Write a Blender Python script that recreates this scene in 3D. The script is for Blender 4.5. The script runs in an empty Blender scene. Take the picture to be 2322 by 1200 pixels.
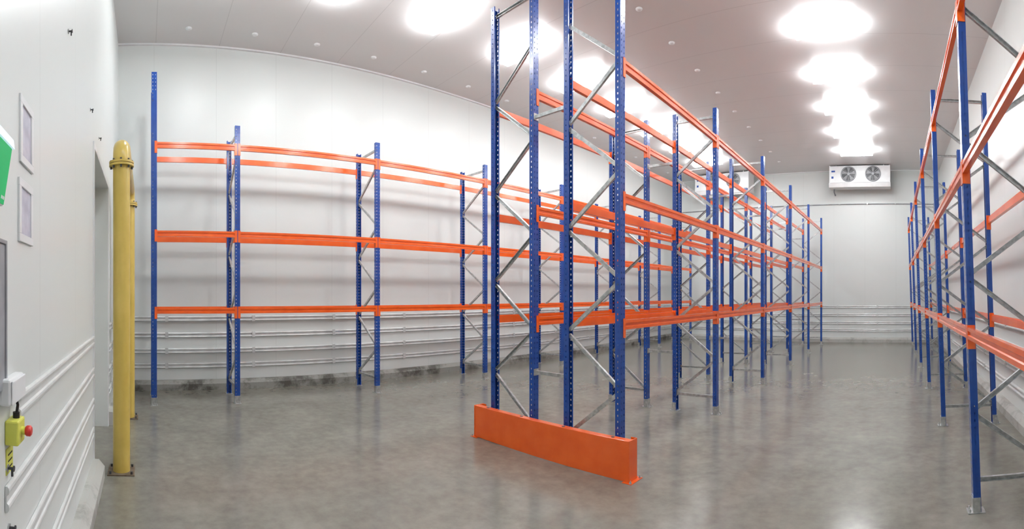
import bpy, math, random
from mathutils import Vector, Matrix
random.seed(3)
scene = bpy.context.scene
COL = scene.collection
scene.view_settings.view_transform = 'Standard'
scene.view_settings.look = 'None'
scene.view_settings.exposure = 0.27

# ------------------------------------------------------------------ room dims
XL, XR, YF, YB, ZC = -9.35, 1.8, -0.53, 18.75, 6.78
H = 1.85

# ------------------------------------------------------------------ materials
def new_mat(name):
    m = bpy.data.materials.new(name); m.use_nodes = True
    nt = m.node_tree
    return m, nt, nt.nodes['Principled BSDF']

def srgb(r, g, b):
    def f(c):
        c /= 255.0
        return c/12.92 if c <= 0.04045 else ((c+0.055)/1.055)**2.4
    return (f(r), f(g), f(b), 1)

def N(nt, t, **kw):
    n = nt.nodes.new(t)
    for k, v in kw.items(): setattr(n, k, v)
    return n

def noisy(name, c1, c2, scale=3.0, rough=0.4, metal=0.0, detail=4, bump=0.0, coat=0.0):
    m, nt, b = new_mat(name)
    tc = N(nt, 'ShaderNodeTexCoord')
    nz = N(nt, 'ShaderNodeTexNoise'); nz.inputs['Scale'].default_value = scale; nz.inputs['Detail'].default_value = detail
    cr = N(nt, 'ShaderNodeValToRGB')
    cr.color_ramp.elements[0].position = 0.35; cr.color_ramp.elements[1].position = 0.65
    cr.color_ramp.elements[0].color = c1; cr.color_ramp.elements[1].color = c2
    nt.links.new(tc.outputs['Object'], nz.inputs['Vector'])
    nt.links.new(nz.outputs['Fac'], cr.inputs[0])
    nt.links.new(cr.outputs[0], b.inputs['Base Color'])
    b.inputs['Roughness'].default_value = rough
    b.inputs['Metallic'].default_value = metal
    if coat:
        b.inputs['Coat Weight'].default_value = coat; b.inputs['Coat Roughness'].default_value = .12
    if bump:
        bp = N(nt, 'ShaderNodeBump'); bp.inputs['Strength'].default_value = bump; bp.inputs['Distance'].default_value = 0.01
        nt.links.new(nz.outputs['Fac'], bp.inputs['Height']); nt.links.new(bp.outputs[0], b.inputs['Normal'])
    return m

def panel_mat(name, c1, c2, axis, pitch, offset, seam=0.82, rough=0.35, width=0.006):
    """sandwich panel sheet with thin joints every `pitch` metres along `axis`"""
    m, nt, b = new_mat(name)
    tc = N(nt, 'ShaderNodeTexCoord'); sp = N(nt, 'ShaderNodeSeparateXYZ')
    nt.links.new(tc.outputs['Object'], sp.inputs[0])
    a = N(nt, 'ShaderNodeMath', operation='ADD'); a.inputs[1].default_value = 100*pitch - offset
    nt.links.new(sp.outputs[axis], a.inputs[0])
    mo = N(nt, 'ShaderNodeMath', operation='MODULO'); mo.inputs[1].default_value = pitch
    nt.links.new(a.outputs[0], mo.inputs[0])
    lt = N(nt, 'ShaderNodeMath', operation='LESS_THAN'); lt.inputs[1].default_value = width
    nt.links.new(mo.outputs[0], lt.inputs[0])
    nz = N(nt, 'ShaderNodeTexNoise'); nz.inputs['Scale'].default_value = 0.6; nz.inputs['Detail'].default_value = 2
    nt.links.new(tc.outputs['Object'], nz.inputs['Vector'])
    mx = N(nt, 'ShaderNodeMix', data_type='RGBA'); mx.inputs[6].default_value = c1; mx.inputs[7].default_value = c2
    nt.links.new(nz.outputs['Fac'], mx.inputs[0])
    m2 = N(nt, 'ShaderNodeMix', data_type='RGBA', blend_type='MULTIPLY')
    m2.inputs[7].default_value = (seam, seam, seam, 1)
    nt.links.new(lt.outputs[0], m2.inputs[0]); nt.links.new(mx.outputs[2], m2.inputs[6])
    nt.links.new(m2.outputs[2], b.inputs['Base Color'])
    b.inputs['Roughness'].default_value = rough
    wv = N(nt, 'ShaderNodeTexNoise'); wv.inputs['Scale'].default_value = 1.6
    nt.links.new(tc.outputs['Object'], wv.inputs['Vector'])
    bp = N(nt, 'ShaderNodeBump'); bp.inputs['Strength'].default_value = 0.12; bp.inputs['Distance'].default_value = 0.02
    nt.links.new(wv.outputs['Fac'], bp.inputs['Height']); nt.links.new(bp.outputs[0], b.inputs['Normal'])
    return m

M_wallL = panel_mat('wall_panel_long', srgb(216,221,219), srgb(222,227,225), 1, 1.23, 0.17)
M_wallX = panel_mat('wall_panel_cross', srgb(217,222,220), srgb(223,228,226), 0, 1.23, 0.1)
M_ceil = panel_mat('ceiling_panel', srgb(215,214,214), srgb(221,220,220), 1, 1.25, 0.2, seam=0.84, rough=0.3, width=0.014)

def floor_mat():
    m, nt, b = new_mat('polished_concrete')
    tc = N(nt, 'ShaderNodeTexCoord')
    n1 = N(nt, 'ShaderNodeTexNoise'); n1.inputs['Scale'].default_value = 1.5; n1.inputs['Detail'].default_value = 3; n1.inputs['Roughness'].default_value = .55
    n3 = N(nt, 'ShaderNodeTexNoise'); n3.inputs['Scale'].default_value = 8; n3.inputs['Detail'].default_value = 5; n3.inputs['Roughness'].default_value = .62
    for n in (n1, n3): nt.links.new(tc.outputs['Object'], n.inputs['Vector'])
    av = N(nt, 'ShaderNodeMix', data_type='FLOAT'); av.inputs[0].default_value = .5
    nt.links.new(n1.outputs['Fac'], av.inputs[2]); nt.links.new(n3.outputs['Fac'], av.inputs[3])
    cr = N(nt, 'ShaderNodeValToRGB'); e = cr.color_ramp.elements
    e[0].position = .28; e[0].color = srgb(104,102,93)
    e[1].position = .72; e[1].color = srgb(139,137,127)
    nt.links.new(av.outputs[0], cr.inputs[0])
    nt.links.new(cr.outputs[0], b.inputs['Base Color'])
    b.inputs['Roughness'].default_value = .18
    b.inputs['Specular IOR Level'].default_value = .6
    return m
M_floor = floor_mat()

def curb_mat(name, clean, dirt, p0, p1):
    m, nt, b = new_mat(name)
    tc = N(nt, 'ShaderNodeTexCoord')
    n1 = N(nt, 'ShaderNodeTexNoise'); n1.inputs['Scale'].default_value = 1.5; n1.inputs['Detail'].default_value = 9; n1.inputs['Roughness'].default_value = .72
    nt.links.new(tc.outputs['Object'], n1.inputs['Vector'])
    cr = N(nt, 'ShaderNodeValToRGB'); e = cr.color_ramp.elements
    e[0].position = p0; e[0].color = dirt
    e[1].position = p1; e[1].color = clean
    nt.links.new(n1.outputs['Fac'], cr.inputs[0]); nt.links.new(cr.outputs[0], b.inputs['Base Color'])
    b.inputs['Roughness'].default_value = .6
    return m
M_curb = curb_mat('stained_curb_paint', srgb(144,144,138), srgb(80,78,71), .41, .53)
M_curb2 = curb_mat('pale_curb_paint', srgb(182,183,178), srgb(130,128,122), .34, .5)
M_blue = noisy('blue_powder_coat', srgb(17,63,143), srgb(23,73,156), 6, .26, coat=.3)
M_orange = noisy('orange_powder_coat', srgb(234,92,22), srgb(240,102,30), 5, .24, coat=.4)
M_galv = noisy('galvanised_steel', srgb(165,168,168), srgb(202,204,204), 25, .28, .65)
M_rail = noisy('aluminium_rail', srgb(208,211,211), srgb(224,227,227), 6, .25, .15)
M_railw = noisy('white_painted_rail', srgb(208,211,210), srgb(218,221,220), 6, .35)
M_yellow = noisy('yellow_gloss_paint', srgb(200,174,84), srgb(208,182,94), 5, .3)
M_white = noisy('white_enamel', srgb(226,228,229), srgb(234,236,237), 5, .35)
M_grey = noisy('grey_plastic', srgb(140,142,146), srgb(158,160,164), 8, .45)
M_dark = noisy('dark_metal', srgb(52,54,58), srgb(74,76,80), 10, .5)
M_rust = noisy('brown_stained_plate', srgb(92,76,58), srgb(120,108,92), 14, .6)
M_black = noisy('black_rubber', srgb(18,18,18), srgb(30,30,30), 10, .5)
M_red = noisy('red_plastic', srgb(190,40,34), srgb(205,50,42), 10, .3)
M_lime = noisy('safety_yellow_plastic', srgb(206,208,84), srgb(216,217,100), 10, .4)
M_bluelabel = noisy('blue_badge', srgb(30,70,150), srgb(40,80,160), 10, .4)
M_recess = noisy('recess_metal', srgb(178,178,194), srgb(212,212,224), 9, .4, .1)

def emis(name, col, s, base=(.8,.8,.8,1)):
    m, nt, b = new_mat(name)
    b.inputs['Base Color'].default_value = base
    b.inputs['Emission Color'].default_value = col
    b.inputs['Emission Strength'].default_value = s
    return m
M_lamp = emis('lamp_diffuser', (.965, .985, 1, 1), 37)
M_green = emis('green_sign_face', srgb(0,175,100), .45, srgb(0,140,75))
M_cyan = emis('sign_lamp_housing', srgb(190,232,248), .5)

# ------------------------------------------------------------------ mesh building
class MB:
    def __init__(s): s.v = []; s.f = []; s.m = []; s.mats = []; s.sm = []
    def mi(s, mat):
        if mat not in s.mats: s.mats.append(mat)
        return s.mats.index(mat)
    def add(s, vs, fs, mat, smooth=False):
        o = len(s.v); s.v += [tuple(v) for v in vs]; k = s.mi(mat)
        for f in fs: s.f.append(tuple(i+o for i in f)); s.m.append(k); s.sm.append(smooth)
    def box(s, x0, x1, y0, y1, z0, z1, mat):
        vs = [(x0,y0,z0),(x1,y0,z0),(x1,y1,z0),(x0,y1,z0),(x0,y0,z1),(x1,y0,z1),(x1,y1,z1),(x0,y1,z1)]
        s.add(vs, [(0,3,2,1),(4,5,6,7),(0,1,5,4),(1,2,6,5),(2,3,7,6),(3,0,4,7)], mat)
    def prism(s, poly, p0, p1, u, w, mat, caps=True):
        """extrude 2D poly (a,b) -> a*u+b*w from p0 to p1"""
        p0 = Vector(p0); p1 = Vector(p1); u = Vector(u); w = Vector(w); n = len(poly)
        vs = [p0+u*a+w*b for a, b in poly]+[p1+u*a+w*b for a, b in poly]
        fs = [(i, (i+1) % n, n+(i+1) % n, n+i) for i in range(n)]
        if caps: fs += [tuple(range(n))[::-1], tuple(range(n, 2*n))]
        s.add(vs, fs, mat)
    def tube(s, pts, radii, mat, seg=20, caps=True):
        """swept tube through points"""
        pts = [Vector(p) for p in pts]
        if not hasattr(radii, '__len__'): radii = [radii]*len(pts)
        prev = None; vs = []; fs = []
        for i, p in enumerate(pts):
            if i == 0: d = pts[1]-pts[0]
            elif i == len(pts)-1: d = pts[-1]-pts[-2]
            else: d = (pts[i+1]-p).normalized()+(p-pts[i-1]).normalized()
            if d.length < 1e-9: d = Vector((0,0,1))
            d.normalize()
            if prev is None:
                a = Vector((1,0,0)) if abs(d.x) < .9 else Vector((0,1,0))
                u = d.cross(a).normalized()
            else:
                u = (prev-d*prev.dot(d)).normalized()
            prev = u; w = d.cross(u)
            for k in range(seg):
                t = 2*math.pi*k/seg
                vs.append(p+(u*math.cos(t)+w*math.sin(t))*radii[i])
        for i in range(len(pts)-1):
            for k in range(seg):
                a = i*seg+k; b = i*seg+(k+1) % seg
                fs.append((a, b, b+seg, a+seg))
        s.add(vs, fs, mat, True)
        if caps:
            n = len(pts)
            s.add(vs[:seg], [tuple(range(seg))[::-1]], mat)
            s.add(vs[(n-1)*seg:], [tuple(range(seg))], mat)
    def torus(s, c, R, r, axis, mat, seg=28, rs=6):
        c = Vector(c); axis = Vector(axis).normalized()
        a = Vector((1,0,0)) if abs(axis.x) < .9 else Vector((0,0,1))
        u = axis.cross(a).normalized(); w = axis.cross(u)
        vs = []; fs = []
        for i in range(seg):
            t = 2*math.pi*i/seg; d = u*math.cos(t)+w*math.sin(t)
            for j in range(rs):
                q = 2*math.pi*j/rs
                vs.append(c+d*(R+r*math.cos(q))+axis*r*math.sin(q))
        for i in range(seg):
            for j in range(rs):
                fs.append((i*rs+j, ((i+1) % seg)*rs+j, ((i+1) % seg)*rs+(j+1) % rs, i*rs+(j+1) % rs))
        s.add(vs, fs, mat, True)
    def mesh(s, name):
        me = bpy.data.meshes.new(name); me.from_pydata(s.v, [], s.f)
        for m in s.mats: me.materials.append(m)
        me.polygons.foreach_set('material_index', s.m)
        me.polygons.foreach_set('use_smooth', s.sm)
        me.update(); return me
    def obj(s, name, parent=None, loc=(0,0,0), rot=0.0, bevel=0):
        o = bpy.data.objects.new(name, s.mesh(name)); COL.objects.link(o)
        o.location = loc; o.rotation_euler[2] = rot
        if parent: o.parent = parent
        if bevel:
            b = o.modifiers.new('bevel', 'BEVEL'); b.width = bevel; b.segments = 2; b.limit_method = 'ANGLE'
        return o

def put(name, me, parent, loc=(0,0,0), rot=0.0):
    o = bpy.data.objects.new(name, me); COL.objects.link(o)
    o.location = loc; o.rotation_euler[2] = rot; o.parent = parent
    return o
def empty(name, loc=(0,0,0), rot=0.0, parent=None):
    o = bpy.data.objects.new(name, None); COL.objects.link(o); o.empty_display_size = .1
    o.location = loc; o.rotation_euler[2] = rot
    if parent: o.parent = parent
    return o
def dup(o, parent=None, loc=None, rot=None):
    kids = list(o.children)
    c = o.copy(); COL.objects.link(c); c.parent = parent
    if loc is not None: c.location = loc
    if rot is not None: c.rotation_euler[2] = rot
    for k in kids: dup(k, c)
    return c
def tag(o, label, cat, group=None):
    o['label'] = label; o['category'] = cat
    if group: o['group'] = group
    return o
def struct(o, label, cat='wall'):
    o['kind'] = 'structure'; o['label'] = label; o['category'] = cat
    return o

# ------------------------------------------------------------------ room shell
T = .25
b = MB(); b.box(XL-T, XR+T, YF-1.0, YB+T, -.2, 0, M_floor)
struct(b.obj('floor'), 'grey polished mottled concrete warehouse floor', 'floor')
b = MB(); b.box(XL-T, XR+T, YF-1.0, YB+T, ZC, ZC+.2, M_ceil)
struct(b.obj('ceiling'), 'grey insulated panel ceiling with thin joints', 'ceiling')
b = MB(); b.box(XL-T, XL, YF-T, YB+T, 0, ZC, M_wallL)
struct(b.obj('wall_left'), 'long white insulated panel wall with vertical joints')
b = MB(); b.box(XR, XR+T, YF-T, YB+T, 0, ZC, M_wallL)
struct(b.obj('wall_right'), 'long white insulated panel wall behind the rack')
b = MB(); b.box(XL, XR, YB, YB+T, 0, ZC, M_wallX)
struct(b.obj('wall_back'), 'white insulated panel end wall below the air coolers')
DX0, DX1, DZ = -6.7, -4.87, 3.36
b = MB()
b.box(XL, DX0, YF-T, YF, 0, ZC, M_wallX); b.box(DX0, DX1, YF-T, YF, DZ, ZC, M_wallX); b.box(DX1, XR, YF-T, YF, 0, ZC, M_wallX)
struct(b.obj('wall_front'), 'white insulated panel wall with a tall door opening')
b = MB(); b.box(DX0, DX1, YF-T-.08, YF-T, 0, DZ+.2, M_wallX)
b.box(DX0+.9, DX0+.92, YF-T-.001, YF-T+.006, 0, DZ, M_grey)
struct(b.obj('door_1'), 'tall white insulated cold room door, closed', 'door')
b = MB()  # door trim
for x0, x1 in ((DX0-.06, DX0), (DX1, DX1+.06)): b.box(x0, x1, YF, YF+.012, .0, DZ+.06, M_white)
b.box(DX0, DX1, YF, YF+.012, DZ, DZ+.06, M_white)
struct(b.obj('trim_1'), 'white metal trim around the door opening', 'trim')

# concrete curbs
cp = [(0,0),(.12,0),(.12,.12),(.06,.19),(0,.19)]
def curb(name, p0, p1, inward, mat=None):
    b = MB(); b.prism(cp, p0, p1, inward, (0,0,1), mat or M_curb2)
    return struct(b.obj(name), 'stained pale concrete curb at the wall base', 'baseboard')
curb('baseboard_left', (XL, YF, 0), (XL, YB, 0), (1,0,0), M_curb)
curb('baseboard_right', (XR, YF, 0), (XR, YB, 0), (-1,0,0))
curb('baseboard_back', (XL+.12, YB, 0), (XR-.12, YB, 0), (0,-1,0))
curb('baseboard_front', (DX1+.06, YF, 0), (XR-.12, YF, 0), (0,1,0))
curb('baseboard_front.001', (XL+.12, YF, 0), (DX0-.06, YF, 0), (0,1,0))
b = MB(); b.box(XL, XL+.05, YF, YB, ZC-.03, ZC, M_white); struct(b.obj('trim_2'), 'white corner strip at the ceiling', 'trim')
b = MB(); b.box(XL+.05, XR, YB-.05, YB, ZC-.03, ZC, M_white); struct(b.obj('trim_3'), 'white corner strip at the ceiling', 'trim')

# ------------------------------------------------------------------ bumper rails
def rail(p0, p1, inward, z, mat, dep=1.0, brk=True):
    p0 = Vector(p0); p1 = Vector(p1); d = p1-p0; L = d.length; d.normalize(); n = Vector(inward)
    prof = [(0,-.05),(.018,-.05),(.03,-.043),(.034,-.032),(.03,-.021),(.014,-.014),(.014,.014),(.03,.021),(.034,.032),(.03,.043),(.018,.05),(0,.05)]
    b = MB(); b.prism([(a*dep+.002, c) for a, c in prof], (0,0,0), d*L, n, (0,0,1), mat)
    k = max(2, int(L/1.8)+1)
    for i in range(k):  # joint covers with bolts
        c = d*(L*(i+.5)/k); q = .034*dep+.008
        if brk:
            b.prism([(0,-.056),(q,-.056),(q,.056),(0,.056)], c-d*.03, c+d*.03, n, (0,0,1), mat)
            b.tube([c+n*(.014*dep), c+n*(q+.006)], .009, M_galv, 8)
    o = b.obj('bumper_rail', loc=(p0.x, p0.y, z))
    tag(o, 'double ribbed bumper rail fixed along the panel wall', 'wall rail', 'bumper rails along the walls')
for z in (1.39, 1.07, .76, .47):
    rail((XL, YF+.08, 0), (XL, YB-.08, 0), (1,0,0), z, M_rail)
    rail((XR, YF+.08, 0), (XR, YB-.08, 0), (-1,0,0), z, M_railw)
    rail((XL+.08, YB, 0), (XR-.08, YB, 0), (0,-1,0), z, M_rail)
    rail((-1.92 if z > 1.3 else -1.74, YF, 0), (DX1+.07, YF, 0), (0,1,0), z, M_railw, .5, False)
    rail((DX0-.07, YF, 0), (XL+.08, YF, 0), (0,1,0), z, M_rail, .7)

# ------------------------------------------------------------------ rack parts
ZS, ZT = 4.75, 5.6          # standard / tall upright height
def upright_mesh(hgt, name):
    b = MB(); pitch = .062; hh = .019
    ys = [-.045,-.029,-.019,.019,.029,.045]
    xs = [0,-.028,-.038,-.065]
    zs = [0.0]; z = .15
    holes = set()
    while z+hh < hgt-.02:
        zs.append(z); holes.add(len(zs)-1); zs.append(z+hh); z += pitch
    zs.append(hgt)
    V = []; idx = {}
    def vi(p):
        if p not in idx: idx[p] = len(V); V.append(p)
        return idx[p]
    F = []
    for k in range(len(zs)-1):
        z0, z1 = zs[k], zs[k+1]; h = k in holes
        for j in range(5):
            if h and j in (1, 3): continue
            F.append((vi((0,ys[j],z0)), vi((0,ys[j+1],z0)), vi((0,ys[j+1],z1)), vi((0,ys[j],z1))))
        for sgn in (1,-1):
            for j in range(3):
                if h and j == 1: continue
                y = sgn*.045
                F.append((vi((xs[j],y,z0)), vi((xs[j+1],y,z0)), vi((xs[j+1],y,z1)), vi((xs[j],y,z1))))
    for sgn in (1,-1):
        F.append((vi((-.065,sgn*.045,0)), vi((-.065,sgn*.028,0)), vi((-.065,sgn*.028,hgt)), vi((-.065,sgn*.045,hgt))))
    b.add(V, F, M_blue)
    return b.mesh(name)
ME_UP = {ZS: upright_mesh(ZS, 'upright'), ZT: upright_mesh(ZT, 'upright_tall')}

b = MB()   # galvanised foot: plate, wrap bracket, anchor bolts
b.box(-.1, .05, -.06, .06, 0, .006, M_galv)
b.box(.002, .007, -.05, .05, .006, .13, M_galv)
b.box(-.06, .002, .046, .051, .006, .13, M_galv); b.box(-.06, .002, -.051, -.046, .006, .13, M_galv)
b.tube([(.03,.035,.006),(.03,.035,.03)], .008, M_galv, 8); b.tube([(.03,-.035,.006),(.03,-.035,.03)], .008, M_galv, 8)
ME_FOOT = b.mesh('foot_plate')

UPROF = [(-.02,-.015),(.02,-.015),(.02,.015),(.016,.015),(.016,-.011),(-.016,-.011),(-.016,.015),(-.02,.015)]
def brace_mesh(D, z0, z1, name, y=0):
    a = Vector((-.05, y, z0)); c = Vector((-D+.05, y, z1))
    d = (c-a).normalized(); w = Vector((0,1,0)); u = d.cross(w).normalized()
    b = MB(); b.prism(UPROF, a, c, u, w, M_galv)
    for p, s in ((a, 1), (c, -1)): b.tube([p+d*.02*s+w*-.016, p+d*.02*s+w*.022], .007, M_galv, 8)
    return b.mesh(name)

def make_frame_proto(D, hgt):
    f = empty('upright_frame')
    u1 = put('upright', ME_UP[hgt], f); u2 = put('upright', ME_UP[hgt], f, (-D,0,0), math.pi)
    p1 = put('foot_plate', ME_FOOT, f); p2 = put('foot_plate', ME_FOOT, f, (-D,0,0), math.pi)
    for u in (u1, u2): u.location.z = .006
    put('horizontal_brace', brace_mesh(D, .27, .27, 'horizontal_brace'), f)
    put('horizontal_brace', brace_mesh(D, hgt-.12, hgt-.12, 'horizontal_brace'), f)
    z = .27; side = 1
    while z+.585 < hgt-.14:
        a, c = (z+.03, z+.555)
        if side: me = brace_mesh(D, c, a, 'diagonal_brace')
        else: me = brace_mesh(D, a, c, 'diagonal_brace')
        put('diagonal_brace', me, f)
        z += .58; side = 1-side
    return f

def beam_mesh(L, name):
    b = MB()
    y0, y1 = .049, L-.049
    prof = [(0,-.05),(0,-.02),(-.01,-.013),(-.01,.012),(0,.019),(0,.05),(-.03,.05),(-.03,.034),(-.045,.034),(-.045,-.05)]
    b.prism([(a+.004, c) for a, c in prof], (0,y0,0), (0,y1,0), (1,0,0), (0,0,1), M_orange)
    for s, yy in ((1, 0), (-1, L)):
        ya, yb = sorted((yy+s*.0465, yy+s*.051)); b.box(-.06, .006, ya, yb, -.135, .068, M_orange)
        ya, yb = sorted((yy+s*.006, yy+s*.051)); b.box(.0015, .006, ya, yb, -.135, .068, M_orange)
    return b.mesh(name)
ME_BEAM = {}
def beam(L):
    k = round(L, 3)
    if k not in ME_BEAM: ME_BEAM[k] = beam_mesh(L, 'beam')
    return ME_BEAM[k]

protos = {}
def get_frame(D, hgt, parent, loc, rot):
    k = (D, hgt)
    if k not in protos:
        f = make_frame_proto(D, hgt); protos[k] = f
        f.parent = parent; f.location = loc; f.rotation_euler[2] = rot
        return f
    return dup(protos[k], parent, loc, rot)

def rack(xf, face, D, ys, levels, tall_first, label):
    """xf: x of aisle face, face=+1 faces +x, -1 faces -x"""
    root = empty('pallet_rack', (xf, ys[0], 0))
    tag(root, label, 'pallet rack', 'blue and orange pallet racks')
    rot = 0 if face > 0 else math.pi
    for i, y in enumerate(ys):
        get_frame(D, ZT if (i == 0 and tall_first) else ZS, root, (0, y-ys[0], 0), rot)
    for i in range(len(ys)-1):
        L = ys[i+1]-ys[i]; me = beam(L)
        for lz in levels:
            if face > 0: xa, xb = 0, -D
            else: xa, xb = D, 0
            put('beam', me, root, (xa, ys[i]-ys[0], lz), 0)
            put('beam', me, root, (xb, ys[i+1]-ys[0], lz), math.pi)
    return root

YS = [4.18, 6.9, 9.6, 12.3, 15.0, 17.7]
LV = [1.54, 2.87, 4.27]
rL = rack(-8.0, 1, .88, [.15, 1.57, 4.25, 6.95, 9.6, 12.3, 15.0, 17.7], [1.59, 2.89, 4.38], True,
          'blue and orange steel pallet rack along the long wall')
rC1 = rack(-2.67, 1, .76, YS, LV, True, 'blue and orange double pallet rack row facing the open aisle')
rC2 = rack(-4.66, -1, .76, YS, LV, True, 'blue and orange double pallet rack row facing the wall rack')
rR = rack(.68, -1, .8, [1.4, 4.03, 6.75, 9.45, 12.2, 14.95, 17.7], [1.53, 2.93, 4.3], False,
          'blue and orange steel pallet rack against the side wall')
# this rack stands slightly out of plumb towards the aisle
lean = Matrix.Identity(4); lean[0][2] = -.033
for c in rR.children: c.matrix_parent_inverse = lean
# row spacers between the back-to-back rows (parts of one row)
b = MB(); x0, x1 = -3.9+.002, -3.43-.002
b.prism(UPROF, (x0+2.67,0,0), (x1+2.67,0,0), (0,0,1), (0,1,0), M_galv)
b.box(x0+2.67, x0+2.675, -.04, .04, -.04, .04, M_galv); b.box(x1+2.665, x1+2.67, -.04, .04, -.04, .04, M_galv)
me = b.mesh('row_spacer')
for y in YS:
    for z in (.93, 3.99): put('row_spacer', me, rC1, (0, y-YS[0], z))

# ------------------------------------------------------------------ end guard
g = empty('rack_end_guard', (-3.64, 3.98, 0))
tag(g, 'orange steel end guard bolted to floor before the double rack', 'rack guard')
b = MB(); hw = 1.165
b.box(-hw, hw, 0, .008, .006, .41, M_orange)
b.box(-hw, hw, .008, .085, .402, .41, M_orange)
b.obj('guard_plate', g, bevel=.003)
for s in (-1, 1):
    b = MB(); xa, xb = sorted((s*hw, s*(hw+.01)))
    b.prism([(-.004,.006),(.15,.006),(.15,.412),(-.004,.412)], (xa,0,0), (xb,0,0), (0,1,0), (0,0,1), M_orange)
    xa, xb = sorted((s*(hw-.06), s*hw)); b.box(xa, xb, .142, .15, .006, .412, M_orange)
    b.obj('guard_end', g, bevel=.002)
    b = MB(); xa, xb = sorted((s*(hw-.06), s*(hw+.05)))
    b.box(xa, xb, -.03, .19, 0, .006, M_orange)
    for yy in (-.014, .17):
        b.tube([(s*(hw+.03), yy, .006), (s*(hw+.03), yy, .016)], .014, M_galv, 6); b.tube([(s*(hw+.03), yy, .016), (s*(hw+.03), yy, .032)], .007, M_galv, 8)
    b.obj('guard_foot', g)
for x in (-.95,-.35,.3,.95):
    b = MB(); b.tube([(x,.045,.41),(x,.045,.414)], .018, M_dark, 14); b.obj('bolt_hole', g)

# ------------------------------------------------------------------ yellow pipe arch
a = empty('pipe_arch', (-5.0, -.25, 0))
tag(a, 'yellow painted steel pipe arch guarding the door', 'pipe guard')
W = 2.22; R = .09
for i, xx in enumerate((0, -W)):
    b = MB(); b.tube([(xx,0,.012),(xx,0,3.2)], R, M_yellow, 28); b.obj('post', a)
    b = MB(); b.box(xx-.14, xx+.14, -.14, .14, 0, .012, M_rust)
    for sx in (-1,1):
        for sy in (-1,1): b.tube([(xx+sx*.11, sy*.11, .012),(xx+sx*.11, sy*.11, .04)], .012, M_dark, 8)
    b.obj('base_plate', a)
    b = MB(); b.tube([(xx,0,3.2),(xx,0,3.222)], .13, M_yellow, 28); b.tube([(xx,0,3.228),(xx,0,3.25)], .13, M_yellow, 28)
    for k in range(8):
        t = k*math.pi/4; c = (xx+.11*math.cos(t), .11*math.sin(t))
        b.tube([(c[0],c[1],3.175),(c[0],c[1],3.27)], .01, M_dark, 8)
    b.obj('flange', a)
b = MB(); pts = [(0,0,3.25)]
rr = .14
for k in range(0, 10): t = k/9*math.pi/2; pts.append((-rr+rr*math.cos(t), 0, 3.29+rr*math.sin(t)))
for k in range(0, 10): t = math.pi/2-k/9*math.pi/2; pts.append((-W+rr-rr*math.cos(t), 0, 3.29+rr*math.sin(t)))
pts.append((-W,0,3.25))
b.tube(pts, R, M_yellow, 28); b.obj('top_pipe', a)

# ------------------------------------------------------------------ light fixtures
fx = empty('light_fixture', (-1.25, 1.1, ZC))
tag(fx, 'glowing white linear ceiling light with wraparound diffuser', 'ceiling light', 'ceiling light rows')
b = MB(); b.box(-.5, .5, -.03, .03, -.1, -.08, M_white)
for sx in (-.4, .4): b.box(sx-.012, sx+.012, -.012, .012, -.08, 0, M_white)
b.obj('housing', fx)
b = MB(); b.prism([(-.04,-.101),(.04,-.101),(.13,-.12),(.16,-.15),(.11,-.18),(-.11,-.18),(-.16,-.15),(-.13,-.12)], (-.54,0,0), (.54,0,0), (0,1,0), (0,0,1), M_lamp); b.obj('diffuser', fx)
for xx in (-1.25, -6.62):
    for k in range(9):
        y = 1.1+1.87*k
        if xx == -1.25 and k == 0: continue
        dup(fx, None, (xx, y, ZC))

# ceiling fixing caps
b = MB(); b.tube([(0,0,0),(0,0,-.012),(0,0,-.025)], [.06,.06,.03], M_white, 16)
cap0 = b.obj('ceiling_cap', loc=(-4.17, .8, ZC)); tag(cap0, 'small round white fixing cap on the ceiling', 'ceiling cap', 'ceiling fixing caps')
for xx in (-4.17, -8.75):
    for k in range(14):
        if xx == -4.17 and k == 0: continue
        dup(cap0, None, (xx, .8+1.25*k, ZC))

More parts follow.
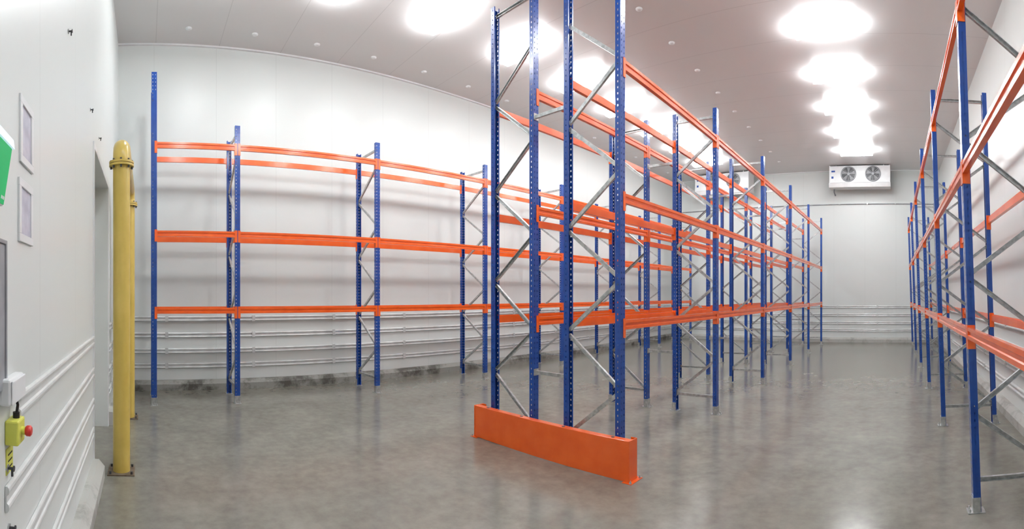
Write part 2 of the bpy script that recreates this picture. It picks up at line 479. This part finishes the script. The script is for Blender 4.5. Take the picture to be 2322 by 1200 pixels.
# ------------------------------------------------------------------ air coolers
def cooler(xc):
    r = empty('air_cooler', (xc, 17.85, ZC))
    tag(r, 'white twin-fan cold room air cooler hung from the ceiling', 'air cooler', 'ceiling air coolers')
    w = 1.13; zt, zb = -.05, -.68
    b = MB(); b.box(-w, w, 0, .7, zb, zt, M_white); b.box(-w-.02, -w+.02, -.015, .72, zb-.02, zt+.01, M_white); b.box(w-.02, w+.02, -.015, .72, zb-.02, zt+.01, M_white)
    b.obj('casing', r, bevel=.008)
    b = MB(); b.prism([(-.06,zb-.02),(.76,zb-.02),(.7,zb-.12),(.0,zb-.17)], (-w-.03,0,0), (w+.03,0,0), (0,1,0), (0,0,1), M_white); b.obj('drip_tray', r)
    for sx in (-.9, .9):
        for yy in (.1, .6):
            b = MB(); b.box(sx-.02, sx+.02, yy-.02, yy+.02, zt, 0, M_galv); b.obj('hanger', r)
    for cx in (-.42, .5):
        f = MB(); cz = (zt+zb)/2
        f.tube([(cx,-.004,cz),(cx,-.008,cz)], .27, M_dark, 32)
        f.torus((cx,-.02,cz), .275, .022, (0,1,0), M_grey, 36, 8)
        for rr_ in (.05,.1,.15,.2,.245): f.torus((cx,-.06+rr_*.08,cz), rr_, .004, (0,1,0), M_galv, 28, 4)
        for k in range(8):
            t = k*math.pi/4
            f.tube([(cx,-.06,cz),(cx+.275*math.cos(t),-.035,cz+.275*math.sin(t))], .004, M_galv, 5)
        for k in range(5):
            t = k*2*math.pi/5+.3
            p = [(.05,-.2),(.24,-.28),(.25,.25),(.05,.2)]
            vs = [(cx+q*math.cos(t+a_), -.03+.02*(1 if a_ > 0 else -1)*.5, cz+q*math.sin(t+a_)) for q, a_ in p]
            f.add(vs, [(0,1,2,3)], M_grey)
        f.tube([(cx,-.012,cz),(cx,-.062,cz)], .06, M_grey, 16)
        f.obj('fan', r)
    b = MB(); b.box(-w+.06, -w+.2, -.004, -.001, -.28, -.22, M_bluelabel); b.obj('badge', r)
    b = MB(); b.box(-w+.06, -w+.14, -.004, -.001, -.52, -.44, M_bluelabel); b.obj('badge', r)
    b = MB(); b.tube([(-w+.1,.5,zb-.12),(-w+.1,.5,zb-.25),(-w+.1,.85,zb-.28),(-w+.1,.88,zb-.3)], .03, M_grey, 10); b.obj('drain_pipe', r)
cooler(-1.27); cooler(-6.75)
b = MB(); b.tube([(XL+.03,YB-.03,5.45),(XR-.03,YB-.03,5.45)], .018, M_grey, 10)
for k in range(10): b.box(XL+.6+1.1*k, XL+.64+1.1*k, YB-.055, YB-.001, 5.431, 5.469, M_galv)
tag(b.obj('conduit'), 'thin grey conduit running along the end wall', 'conduit')

# ------------------------------------------------------------------ things on the front wall
def frame_box(x0, x1, z0, z1):
    r = empty('wall_box', ((x0+x1)/2, YF, z0)); w = (x1-x0)/2; h = z1-z0
    tag(r, 'white framed metal recess box on the panel wall', 'wall box', 'framed wall boxes')
    b = MB(); t = .034
    b.box(-w,w,0,.01,0,t,M_white); b.box(-w,w,0,.01,h-t,h,M_white); b.box(-w,-w+t,0,.01,t,h-t,M_white); b.box(w-t,w,0,.01,t,h-t,M_white)
    b.obj('frame', r, bevel=.002)
    b = MB(); b.box(-w+t, w-t, .001, .003, t, h-t, M_recess); b.obj('recess_panel', r)
frame_box(-2.18, -1.95, 2.42, 2.71); frame_box(-2.17, -1.93, 2.08, 2.35)

# exit sign: wedge body, face tilted slightly downward, bright lamp casing on top
s = empty('exit_sign', (-1.51, YF, 2.18)); tag(s, 'green illuminated exit sign in a bright housing', 'exit sign')
b = MB(); b.prism([(0,0),(.012,0),(.045,.21),(0,.21)], (-.17,0,0), (.17,0,0), (0,1,0), (0,0,1), M_white); b.obj('sign_body', s)
b = MB(); b.prism([(.0125,.004),(.0155,.004),(.048,.206),(.0455,.206)], (-.168,0,0), (.165,0,0), (0,1,0), (0,0,1), M_green)
for q in (-.16, -.147, -.134): b.prism([(.018,.02),(.019,.02),(.0205,.032),(.0195,.032)], (q,0,0), (q+.009,0,0), (0,1,0), (0,0,1), M_white)
b.obj('sign_face', s)
b = MB(); b.prism([(0,.211),(.052,.211),(.048,.245),(.0,.285)], (-.19,0,0), (.19,0,0), (0,1,0), (0,0,1), M_cyan); b.obj('sign_lamp', s)

b = MB(); b.box(-1.70,-1.3,YF,YF+.014,1.5,2.04,M_grey); b.box(-1.715,-1.70,YF,YF+.02,1.48,2.055,M_grey); b.box(-1.70,-1.3,YF,YF+.02,2.04,2.055,M_grey)
tag(b.obj('access_panel', bevel=.002), 'grey metal access panel with raised edge', 'panel')

j = empty('junction_box', (-1.77, YF, 1.44)); tag(j, 'white plastic junction box with a black cable', 'junction box')
b = MB(); b.box(-.1,.1,0,.045,0,.1,M_white); b.obj('box_body', j, bevel=.01)
b = MB(); b.box(-.094,.094,.045,.052,.006,.094,M_white); b.obj('box_lid', j, bevel=.004)
b = MB(); b.tube([(-.03,.03,0),(-.035,.035,-.02),(-.03,.03,-.06)], .006, M_black, 8); b.obj('cable', j)

e = empty('emergency_stop', (-1.79, YF, 1.275)); tag(e, 'yellow emergency stop box with red mushroom button', 'emergency stop')
b = MB(); b.box(-.05,.05,0,.055,0,.095,M_lime); b.obj('stop_body', e, bevel=.007)
b = MB(); b.tube([(-.01,.03,.095),(-.01,.03,.118)], .014, M_black, 12); b.obj('cable_gland', e)
b = MB(); b.tube([(0,.055,.05),(0,.07,.05)], .016, M_lime, 16); b.tube([(0,.07,.05),(0,.076,.05),(0,.09,.05),(0,.095,.05)], [.016,.021,.021,.015], M_red, 20); b.obj('stop_button', e)
b = MB(); b.box(-.055,.035,0,.004,-.12,-.02,M_lime)
for k in range(3): b.box(-.04,.015,.004,.005,-.05-.025*k,-.044-.025*k,M_black)
b.obj('warning_label', e)

b = MB(); b.tube([(0,0,0),(0,.006,0)], .016, M_galv, 12); b.tube([(0,.006,0),(0,.026,0)], .006, M_dark, 8); b.tube([(0,.026,0),(0,.031,0)], .012, M_dark, 8); b.tube([(0,.022,0),(0,.022,-.03)], .005, M_dark, 6)
hk = b.obj('wall_hook', loc=(-3.24, YF, 3.67)); tag(hk, 'small metal threaded hook on the panel wall', 'hook', 'wall hooks')
for p in ((-4.56,YF,3.64), (-5.4,YF,3.64), (-1.77,YF,1.18), (-1.79,YF,.94)): dup(hk, None, p)

# ------------------------------------------------------------------ world + camera
w = bpy.data.worlds.new('world'); scene.world = w; w.use_nodes = True
w.node_tree.nodes['Background'].inputs[0].default_value = (.5,.5,.5,1); w.node_tree.nodes['Background'].inputs[1].default_value = .3

F = 1080.0
cd = bpy.data.cameras.new('camera'); cam = bpy.data.objects.new('camera', cd); COL.objects.link(cam)
cam.location = (0, 0, H); cam.rotation_euler = (math.pi/2, 0, (2026-1161)/F)
cd.type = 'PANO'; cd.clip_start = .02
cd.panorama_type = 'CENTRAL_CYLINDRICAL'
cd.central_cylindrical_range_u_min = -1161/F; cd.central_cylindrical_range_u_max = 1161/F
cd.central_cylindrical_range_v_min = -530/F; cd.central_cylindrical_range_v_max = 670/F
cd.central_cylindrical_radius = 1.0
scene.camera = cam
